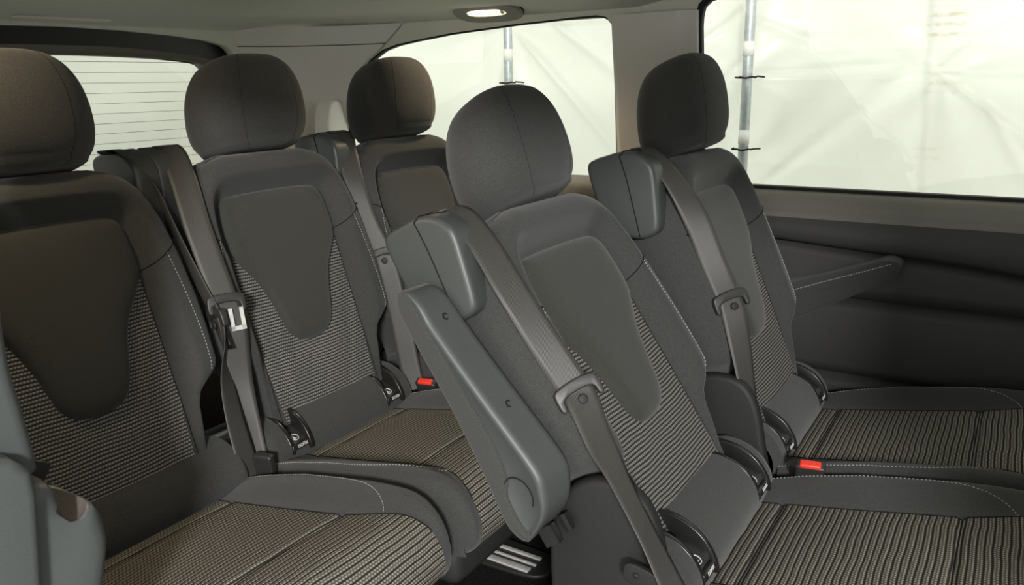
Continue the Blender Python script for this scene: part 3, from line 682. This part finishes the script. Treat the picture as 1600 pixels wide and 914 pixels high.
# armrest (folded up along the backrest): profile in (v,w)
ARM = [(.556, -.046), (.556, -.034), (.549, -.019), (.530, -.009), (.495, -.004), (.43, .006), (.366, .017), (.30, .029), (.262, .035), (.236, .033), (.205, .014), (.187, -.012), (.178, -.042), (.185, -.060), (.21, -.068), (.277, -.061), (.376, -.055), (.479, -.055), (.535, -.054)]
armp = resample(crspline(ARM, 5, True), 120, True)
PADL = [(.560, -.046), (.558, -.032), (.545, -.0265), (.50, -.0255), (.45, -.025), (.40, -.024), (.352, -.022), (.315, -.022), (.284, -.026), (.258, -.034), (.242, -.046), (.21, -.049), (.176, -.047), (.181, -.063), (.21, -.0725), (.277, -.066), (.376, -.060), (.479, -.060), (.537, -.059)]
padp = resample(crspline(PADL, 5, True), 120, True)
axa = lambda p, q, a: (a, -q, p)
def arm_data():
    n = len(armp); V = []; F = []
    wm = np.interp(armp[:, 0], [.18, .28, .56], [-.045, -.026, -.034]); wt = S01((armp[:, 1]-wm)/.022)
    R_ = [(-.2940, .028, .006), (-.2972, .025, .003), (-.2980, .0225, .001), (-.2965, .0185, 0), (-.288, .0150, 0), (-.275, .0105, 0), (-.262, .006, 0), (-.254, .0025, .0), (-.249, .0005, .0), (-.244, .0, .002), (-.241, .0, .006), (-.240, 0, .011)]
    for a, d, r in R_:
        Q = offset_poly(armp, r).copy(); Q[:, 1] -= d*wt*np.interp(armp[:, 0], [.18, .23, .50, .56], [.55, 1, .85, .35]); V += [axa(q[0], q[1], a) for q in Q]
    for i in range(len(R_)-1):
        for j in range(n): F.append((i*n+j, i*n+(j+1) % n, (i+1)*n+(j+1) % n, (i+1)*n+j))
    F.append(tuple(range(n))); F.append(tuple((len(R_)-1)*n+j for j in range(n)))
    return V, F
ME_ARM = mesh('armrest', *arm_data(), PLG)
ME_APAD = slab('fabric_pad', padp, -.3000, -.2380, .007, axa, FAB, 5)
capo = [(.238+.026*math.cos(a), -.026+.022*math.sin(a)) for a in np.linspace(-.9, 2.5, 18)]
ME_ACAP = tube('pivot_cover_joint', [(-.2985, -q, p) for p, q in capo], .0009, SEAM, 5)
def screw(p, q): return slab_data([(p+.006*math.cos(a), q+.006*math.sin(a)) for a in np.linspace(0, 2*math.pi, 17)[:-1]], -.2805, -.2755, .0015, lambda x, y, a: (a, -y-.0, x), 2)
def ring_on_front(p, w, x): return tube_data([(x+.0045*math.cos(a), -w-.0002, p+.0045*math.sin(a)) for a in np.linspace(0, 2*math.pi, 15)], .0012, 5)
ME_ASCR = [mesh('screw_hole', *ring_on_front(.50, -.0115, -.268), SEAM), mesh('screw_hole', *ring_on_front(.352, .0118, -.268), SEAM)]
ME_AHK = [mesh('latch_bracket', *box_data((-.275, .03, .168), (.006, .012, .014)), BLK, smooth=False), mesh('latch_bracket', *box_data((-.255, .01, .172), (.005, .006, .012)), BLK, smooth=False)]

al = resample(crspline([(.545, -.030), (.50, -.0285), (.40, -.027), (.315, -.025), (.27, -.030)], 5), 40)
ME_AST = mesh('stitching', *dashes([axa(p, q-.018, -.2374) for p, q in al], [(1, 0, 0)]*40, .0036, .0022, .0006, .0006), THR, smooth=False)
def build_seat(k, loc, rec, label, side=-1, arm=None, hump_on=False):
    e = empty('passenger_seat', (*loc, 0)); tag(e, label, 'seat', 'grey fabric passenger seats of the van'); rx = -math.radians(rec); L = (0, HY, HZ)
    b = link('backrest', ME_BACK, e, L, rx)
    for nme, me_ in (('patterned_panel', ME_PAT), ('centre_panel', ME_TONG), ('stitching', ME_ST), ('seam', ME_SEAM)):
        q = link(nme, me_, b)
        if nme in ('stitching', 'seam'): q['kind'] = 'stuff'
    b.children[0]['label'] = 'ribbed black and pale grey woven panel'
    h = link('headrest', ME_HEAD, e, L, rx); link('headrest_seam', ME_HSEAM, h)['kind'] = 'stuff'
    for s in (-1, 1):
        link('post', ME_POST, h, (s*.062, 0, 0)); link('post_collar', ME_COLL, h, (s*.062, 0, 0))
    ho = link('belt_housing', ME_HOUS, e, L, rx); link('panel_gap', ME_HGAP, ho); link('belt_outlet', ME_OUT, ho)
    if side > 0: ho.scale.x = -1
    c = tag(link('cushion', ME_CPAT, e), 'ribbed black and pale grey woven seat cushion')
    for nme, me_ in (('bolster', ME_BOLL), ('bolster', ME_BOLR), ('stitching', ME_CST), ('seam', ME_CSEAM)):
        q = link(nme, me_, c)
        if nme in ('stitching', 'seam'): q['kind'] = 'stuff'
    link('cushion_roll', ME_ROLL if k != 'A' else ME_ROLL0, e)
    for s in (-1, 1) if k != 'A' else ():
        f = link('isofix_funnel', ME_ISO, e, (s*XI, 0, 0))
        for q in (-1, 1): link('funnel_wall', ME_RAIL[q], f, (q*.0215, 0, 0))
        link('funnel_floor', ME_ISOD, f); link('isofix_lettering', ME_ISOT, f); tag(link('child_seat_symbol', ME_ISOL, f), kind='stuff')
    link('seat_base', ME_BASE, e)
    for s in (-1, 1): link('leg', ME_LEG, e, (s*.165, 0, 0))
    if hump_on: tag(link('side_cover', ME_HUMP, e), 'dark plastic recliner cover')
    if arm:
        if arm == 'up': a = link('armrest', ME_ARM, e, L, rx)
        else:
            a = link('armrest', ME_ARM, e); a.scale.x = -1; piv = Vector((0, .03, .24))
            T = Matrix.Translation((0, HY, HZ)) @ Matrix.Rotation(rx, 4, 'X') @ Matrix.Translation(piv) @ Matrix.Rotation(math.radians(arm), 4, 'X') @ Matrix.Translation(-piv) @ Matrix.Scale(-1, 4, (1, 0, 0))
            a.matrix_local = T
        for nme, me_ in (('fabric_pad', ME_APAD), ('pivot_cover_joint', ME_ACAP), ('screw_hole', ME_ASCR[0]), ('screw_hole', ME_ASCR[1]), ('latch_bracket', ME_AHK[0]), ('latch_bracket', ME_AHK[1])):
            if arm != 'up' and nme in ('pivot_cover_joint', 'screw_hole', 'latch_bracket'): continue
            link(nme, me_, a)
        if arm != 'up':
            a.material_slots[0].link = 'OBJECT'; a.material_slots[0].material = FAB
            tag(link('stitching', ME_AST, a), kind='stuff')
    return e
SEATS = {'A': ((-.4675, 0), 18), 'B': ((0, 0), 18), 'C': ((.449, 0), 18), 'D': ((.001, -.811), 34), 'E': ((.461, -.811), 23)}
build_seat('A', *SEATS['A'], 'leftmost last-row seat beside the grey door pillar, belt housing on its right shoulder', side=1)
build_seat('B', *SEATS['B'], 'middle last-row seat in front of the right end of the rear window')
build_seat('C', *SEATS['C'], 'rightmost last-row seat beside the rear quarter window, half hidden by the reclined seat')
build_seat('D', *SEATS['D'], 'reclined middle-row aisle seat with folded-up armrest, nearest the camera', arm='up', hump_on=True)
build_seat('E', *SEATS['E'], 'middle-row seat by the side door with its armrest lowered forward', arm=92, hump_on=True)

# ------------------------------------------------------------------ belts
def sframe(k):
    (x, y), r = SEATS[k]; a = math.radians(r)
    o = np.array([x, y+HY, HZ]); return o, np.array([0, math.sin(a), math.cos(a)]), np.array([0, -math.cos(a), math.sin(a)])
def s2w(k, u, v, w): o, ev, ew = sframe(k); return o+np.array([u, 0, 0])+v*ev+w*ew
def ribbon(pts, wdirs, width=.047, th=.0013):
    P = resample(crspline(np.hstack([pts, wdirs]), 10), 90); C, D = P[:, :3], P[:, 3:]
    T = np.gradient(C, axis=0); T /= np.linalg.norm(T, axis=1)[:, None]
    D = D-T*np.sum(D*T, axis=1)[:, None]; D /= np.linalg.norm(D, axis=1)[:, None]; N = np.cross(T, D)
    V = []; F = []; UV = []; nx = 6; d = np.r_[0, np.cumsum(np.linalg.norm(np.diff(C, axis=0), axis=1))]
    for i in range(len(C)):
        for sgn in (1, -1):
            for j in range(nx+1):
                t = (j/nx-.5); V.append(C[i]+D[i]*width*t+N[i]*sgn*th*(.5 if 0 < j < nx else .25)); UV.append((width*t, d[i]))
    m = 2*(nx+1)
    for i in range(len(C)-1):
        a, b = i*m, (i+1)*m
        for j in range(nx):
            F.append((a+j, a+j+1, b+j+1, b+j)); F.append((a+nx+1+j, b+nx+1+j, b+nx+2+j, a+nx+2+j))
        F.append((a, b, b+nx+1, a+nx+1)); F.append((a+nx, a+m-1, b+m-1, b+nx))
    return V, F, UV
def belt(k, top, low, tongue, label, chrome=False):
    """top / low: lists of (u,v,w, width-direction in (u,v,w)) above and below the tongue"""
    e = empty('seat_belt', tuple(s2w(k, *tongue[0]))); tag(e, label, 'seat belt', 'three-point seat belts of the rear rows')
    o = np.array(e.location); _, ev, ew = sframe(k)
    dirw = lambda d: np.array([d[0], 0, 0])+d[1]*ev+d[2]*ew
    for nm, L in (('shoulder_strap', top), ('lap_strap', low)):
        pts = np.array([s2w(k, *p[:3])-o for p in L]); wd_ = np.array([dirw(p[3]) for p in L])
        V, F, UV = ribbon(pts, wd_); link(nm, mesh(nm, V, F, BELT, UV), e)
    # tongue: plastic bar with slot and steel plate
    ax = dirw(tongue[1]); ax /= np.linalg.norm(ax); dn = dirw(tongue[2]); dn -= ax*(dn@ax); dn /= np.linalg.norm(dn); nn = np.cross(ax, dn)
    if nn @ (np.array(CAM_LOC)-np.array(e.location)) < 0: nn = -nn
    R = np.stack([ax, dn, nn], 1)
    def tp(out, a0, a1, r, mat, nm):
        return link(nm, slab(nm, resample(crspline(out, 4, True), 50, True), a0, a1, r, lambda p, q, a: tuple(R@np.array([p, q, a])), mat, 3), e)
    tp([(-.033, -.012), (-.02, -.018), (0, -.0195), (.02, -.018), (.033, -.012), (.034, .012), (.030, .017), (.025, .014), (.022, .0), (0, -.003), (-.022, .0), (-.025, .014), (-.030, .017), (-.034, .012)], -.005, .007, .0025, PLD, 'latch_grip')
    t0 = .013 if chrome else -.012
    q0, q1 = (.010, .046)
    sgn = .012 if chrome else -.012
    if chrome:
        link('latch_plate', mesh('latch_plate', *join(box_data(R@np.array([sgn-.010, .030, .0095]), (.0035, .020, .0014), R), box_data(R@np.array([sgn+.010, .030, .0095]), (.0035, .020, .0014), R), box_data(R@np.array([sgn, .047, .0095]), (.0135, .004, .0014), R)), ALU, smooth=False), e)
    else:
        link('latch_plate', mesh('latch_plate', *join(box_data(R@np.array([sgn-.008, .034, -.002]), (.0022, .024, .0012), R), box_data(R@np.array([sgn+.008, .034, -.002]), (.0022, .024, .0012), R), box_data(R@np.array([sgn, .055, -.002]), (.010, .004, .0016), R)), BLK, smooth=False), e)
        link('stop_button', slab('stop_button', [(.007*math.cos(a), .010+.007*math.sin(a)) for a in np.linspace(0, 2*math.pi, 19)[:-1]], .0075, .0115, .0015, lambda p, q, a: tuple(R@np.array([p, q, a])), PLS, 2), e)
    return e
DG = (.72, 0, .70)
bD = belt('D', [(-.176, .640, -.020, (1, 0, .1)), (-.178, .647, .006, (1, 0, .2)), (-.183, .622, .036, (.95, .1, .3)), (-.202, .562, .060, (.9, .2, .35)), (-.218, .488, .074, (.85, .3, .45)), (-.214, .40, .076, (.75, .2, .62)), (-.205, .330, .076, DG), (-.205, .316, .077, DG)],
     [(-.205, .318, .078, DG), (-.211, .297, .081, (.85, .1, .5)), (-.228, .25, .085, (1, .15, .25)), (-.246, .205, .096, (1, .2, .0)), (-.262, .14, .104, (1, .2, -.05)), (-.266, .09, .103, (1, .2, .05)), (-.266, .04, .098, (.9, .1, .2)), (-.264, .0, .09, (.8, .1, .4))],
     ((-.205, .318, .078), DG, (.0, -1, 0)), 'grey seat belt with black tongue across the reclined aisle seat')
ap = np.array([-.266, -.868, .474])-np.array(bD.location)
link('anchor_plate', slab('anchor_plate', resample(crspline([(-.030, .012), (-.010, .014), (.020, .004), (.034, -.016), (.024, -.026), (-.010, -.018), (-.032, -.010)], 4, True), 40, True), -.004, .004, .002, lambda p, q, a: (ap[0]+a, ap[1]-p, ap[2]+q), PLS), bD)
link('anchor_bolt', slab('anchor_bolt', [(-.014+.004*math.cos(t), .001+.004*math.sin(t)) for t in np.linspace(0, 2*math.pi, 15)[:-1]], -.0065, -.003, .001, lambda p, q, a: (ap[0]+a, ap[1]-p, ap[2]+q), BLK, 2), bD)
belt('E', [(-.176, .640, -.020, (1, 0, .1)), (-.178, .647, .006, (1, 0, .25)), (-.183, .622, .036, (.95, .1, .3)), (-.193, .549, .064, (.85, .2, .45)), (-.20, .478, .078, (.6, .4, .7)), (-.20, .403, .080, (.6, 0, .8)), (-.200, .338, .085, DG), (-.200, .324, .086, DG)],
     [(-.200, .326, .086, DG), (-.204, .292, .084, DG), (-.208, .222, .074, (.9, 0, .5)), (-.212, .152, .062, (1, 0, .3)), (-.216, .080, .052, (1, .1, .15)), (-.222, .015, .045, (1, .1, .2)), (-.226, -.03, .04, (.9, .1, .4))],
     ((-.200, .326, .086), DG, (0, -1, 0)), 'grey seat belt with black tongue across the seat by the side door')
belt('C', [(-.176, .640, -.020, (1, 0, .1)), (-.178, .647, .006, (1, 0, .25)), (-.186, .620, .036, (.95, 0, .3)), (-.212, .529, .052, (.8, 0, .6)), (-.222, .431, .062, (.6, 0, .8)), (-.222, .345, .080, (.5, 0, .85)), (-.222, .335, .082, (.5, 0, .85))],
     [(-.222, .335, .082, (.5, 0, .85)), (-.224, .297, .083, (.55, 0, .8)), (-.224, .185, .074, (.55, 0, .8)), (-.226, .078, .063, (.55, 0, .8)), (-.228, .02, .06, (.6, 0, .8))],
     ((-.222, .335, .082), (.5, 0, .85), (0, -1, 0)), 'dark seat belt hanging beside the rightmost last-row seat')
belt('B', [(-.176, .640, -.020, (1, 0, .1)), (-.178, .647, .006, (1, 0, .25)), (-.188, .620, .040, (.95, 0, .3)), (-.204, .560, .066, (.92, 0, .35)), (-.216, .472, .080, (.92, 0, .38)), (-.214, .345, .086, (.92, 0, .38)), (-.214, .330, .087, (.92, 0, .38))],
     [(-.214, .330, .087, (.92, 0, .38)), (-.215, .275, .086, (.9, 0, .4)), (-.219, .18, .060, (.8, 0, .5)), (-.222, .08, .045, (.6, 0, .75)), (-.232, .0, .05, (.6, 0, .75))],
     ((-.214, .330, .087), (.92, -.10, .36), (.12, -1, 0)), 'dark seat belt with chrome latch plate on the middle last-row seat', chrome=True)
belt('A', [(.190, .645, .000, (1, 0, -.1)), (.196, .642, .020, (1, 0, -.25)), (.212, .612, .030, (.8, 0, -.7)), (.222, .560, .036, (.4, 0, -.9)), (.226, .471, .045, (.25, 0, -.95)), (.232, .371, .062, (.2, 0, -.97)), (.236, .318, .072, (.2, 0, -.97)), (.236, .308, .073, (.2, 0, -.97))],
     [(.236, .308, .073, (.2, 0, -.97)), (.232, .27, .075, (.4, 0, -.9)), (.222, .20, .066, (.8, 0, -.4)), (.216, .12, .06, (.95, 0, -.2)), (.214, .03, .058, (.95, 0, -.1)), (.214, -.01, .055, (.95, 0, -.1))],
     ((.236, .308, .073), (.2, 0, -.97), (0, -1, 0)), 'dark twisted seat belt beside the right edge of the leftmost last-row seat')

# ------------------------------------------------------------------ buckles and floor hardware
def buckle(loc, rot, label, red=True):
    e = empty('seat_belt_buckle', loc); e.rotation_euler = rot; tag(e, label, 'buckle', 'seat belt buckles between the seats')
    o = resample(crspline([(-.019, -.05), (.019, -.05), (.024, .02), (.022, .032), (-.022, .032), (-.024, .02)], 4, True), 40, True)
    link('buckle_body', slab('buckle_body', o, -.010, .010, .005, lambda p, q, a: (p, a, q), PLD), e)
    if red: link('release_button', bbox_mesh('release_button', (0, -.002, .029), (.0175, .0075, .008), RED, .003), e)
    if not red: e.scale = (.78, .78, .78)
    link('stalk', bbox_mesh('stalk', (0, 0, -.075), (.014, .004, .035), BLK, .003), e)
buckle((.222, -.965, .424), (math.radians(25), 0, -math.pi/2+.2), 'buckle with red release button between the two middle-row cushions')
buckle((.224, -.125, .415), (math.radians(25), 0, -math.pi/2+.2), 'buckle with red button mostly hidden right of the middle last-row cushion')
buckle((-.258, -.012, .435), (math.radians(-12), 0, math.radians(-50)), 'flat black buckle standing at the right rear corner of the leftmost cushion', False)
buckle((-.236, -.105, .424), (math.radians(10), 0, math.radians(-75)), 'black buckle lying at the left rear corner of the middle last-row cushion', False)
def rail(x, y0, y1):
    e = empty('floor_rail', (x, (y0+y1)/2, 0)); tag(e, 'black seat rail end plate with three aluminium strips on the carpet', 'seat rail'); h = (y1-y0)/2
    o = resample(crspline([(-.042, -h), (.042, -h-.015), (.055, -h), (.055, h), (-.042, h)], 5, True), 50, True)
    link('rail_plate', slab('rail_plate', o, .0005, .010, .003, lambda p, q, a: (p, q, a), PLD), e)
    for xx, w, a in ((-.030, .009, .0), (-.005, .0035, .0), (.022, .0055, .0)):
        link('metal_strip', bbox_mesh('metal_strip', (xx, 0, .012), (w, h-.012-.15*abs(xx), .0025), ALU, .001), e)
rail(.285, -.385, -.10)

# ------------------------------------------------------------------ roof lamp
def lamp_at(y, x, label):
    e_ = 1e-3; z = float(ceil_z(x, y)); dzx = float(ceil_z(x+e_, y)-ceil_z(x-e_, y))/(2*e_)
    e = empty('roof_lamp', (x, y, z)); tag(e, label, 'lamp', 'oval roof lamps')
    e.rotation_euler = (0, -math.atan(dzx)+math.copysign(math.radians(16), x), 0)
    def ov(a, b, n=48, p=.75): return [(a*sgp(math.cos(t), p), b*sgp(math.sin(t), p)) for t in np.linspace(0, 2*math.pi, n+1)[:-1]]
    me = plate('bezel', [(q, p) for p, q in ov(.098, .046)], [[(q-.004, p) for p, q in ov(.058, .017)]], .012, lambda p, q, a: (p, q, a-.006), SILL2)
    bz = link('bezel', me, e); md = bz.modifiers.new('b', 'BEVEL'); md.width = .004; md.segments = 3; md.limit_method = 'ANGLE'
    link('shadow_gap', tube('shadow_gap', [(q*1.02, p*1.01, -.002) for p, q in ov(.098, .046)+ov(.098, .046)[:1]], .0018, SEAM, 5), e)
    link('reflector', plate('reflector', [(q-.004, p) for p, q in ov(.058, .017)], [], .002, lambda p, q, a: (p, q, a-.0025), LAMP), e)
    link('bulb', tube('bulb', [(-.006, -.050, -.009), (-.006, .050, -.009)], .0065, LAMP, 12), e)
    link('bulb_cap', tube('bulb_cap', [(-.006, -.0515, -.009), (-.006, -.046, -.009)], .0075, PLL, 12), e)
    pl = bpy.data.lights.new('lamp_light', 'SPOT'); pl.spot_size = 2.7; pl.spot_blend = .6; pl.energy = 3.6; pl.color = (1, .76, .50); pl.shadow_soft_size = .02; pl.specular_factor = 0
    po = bpy.data.objects.new('lamp_light', pl); COL.objects.link(po); po.parent = e; po.location = (-.006, 0, -.022)
lamp_at(-.027, .652, 'oval roof lamp glowing warm white above the rear quarter window')
lamp_at(-.027, -.652, 'oval roof lamp above the left-hand last-row seat')
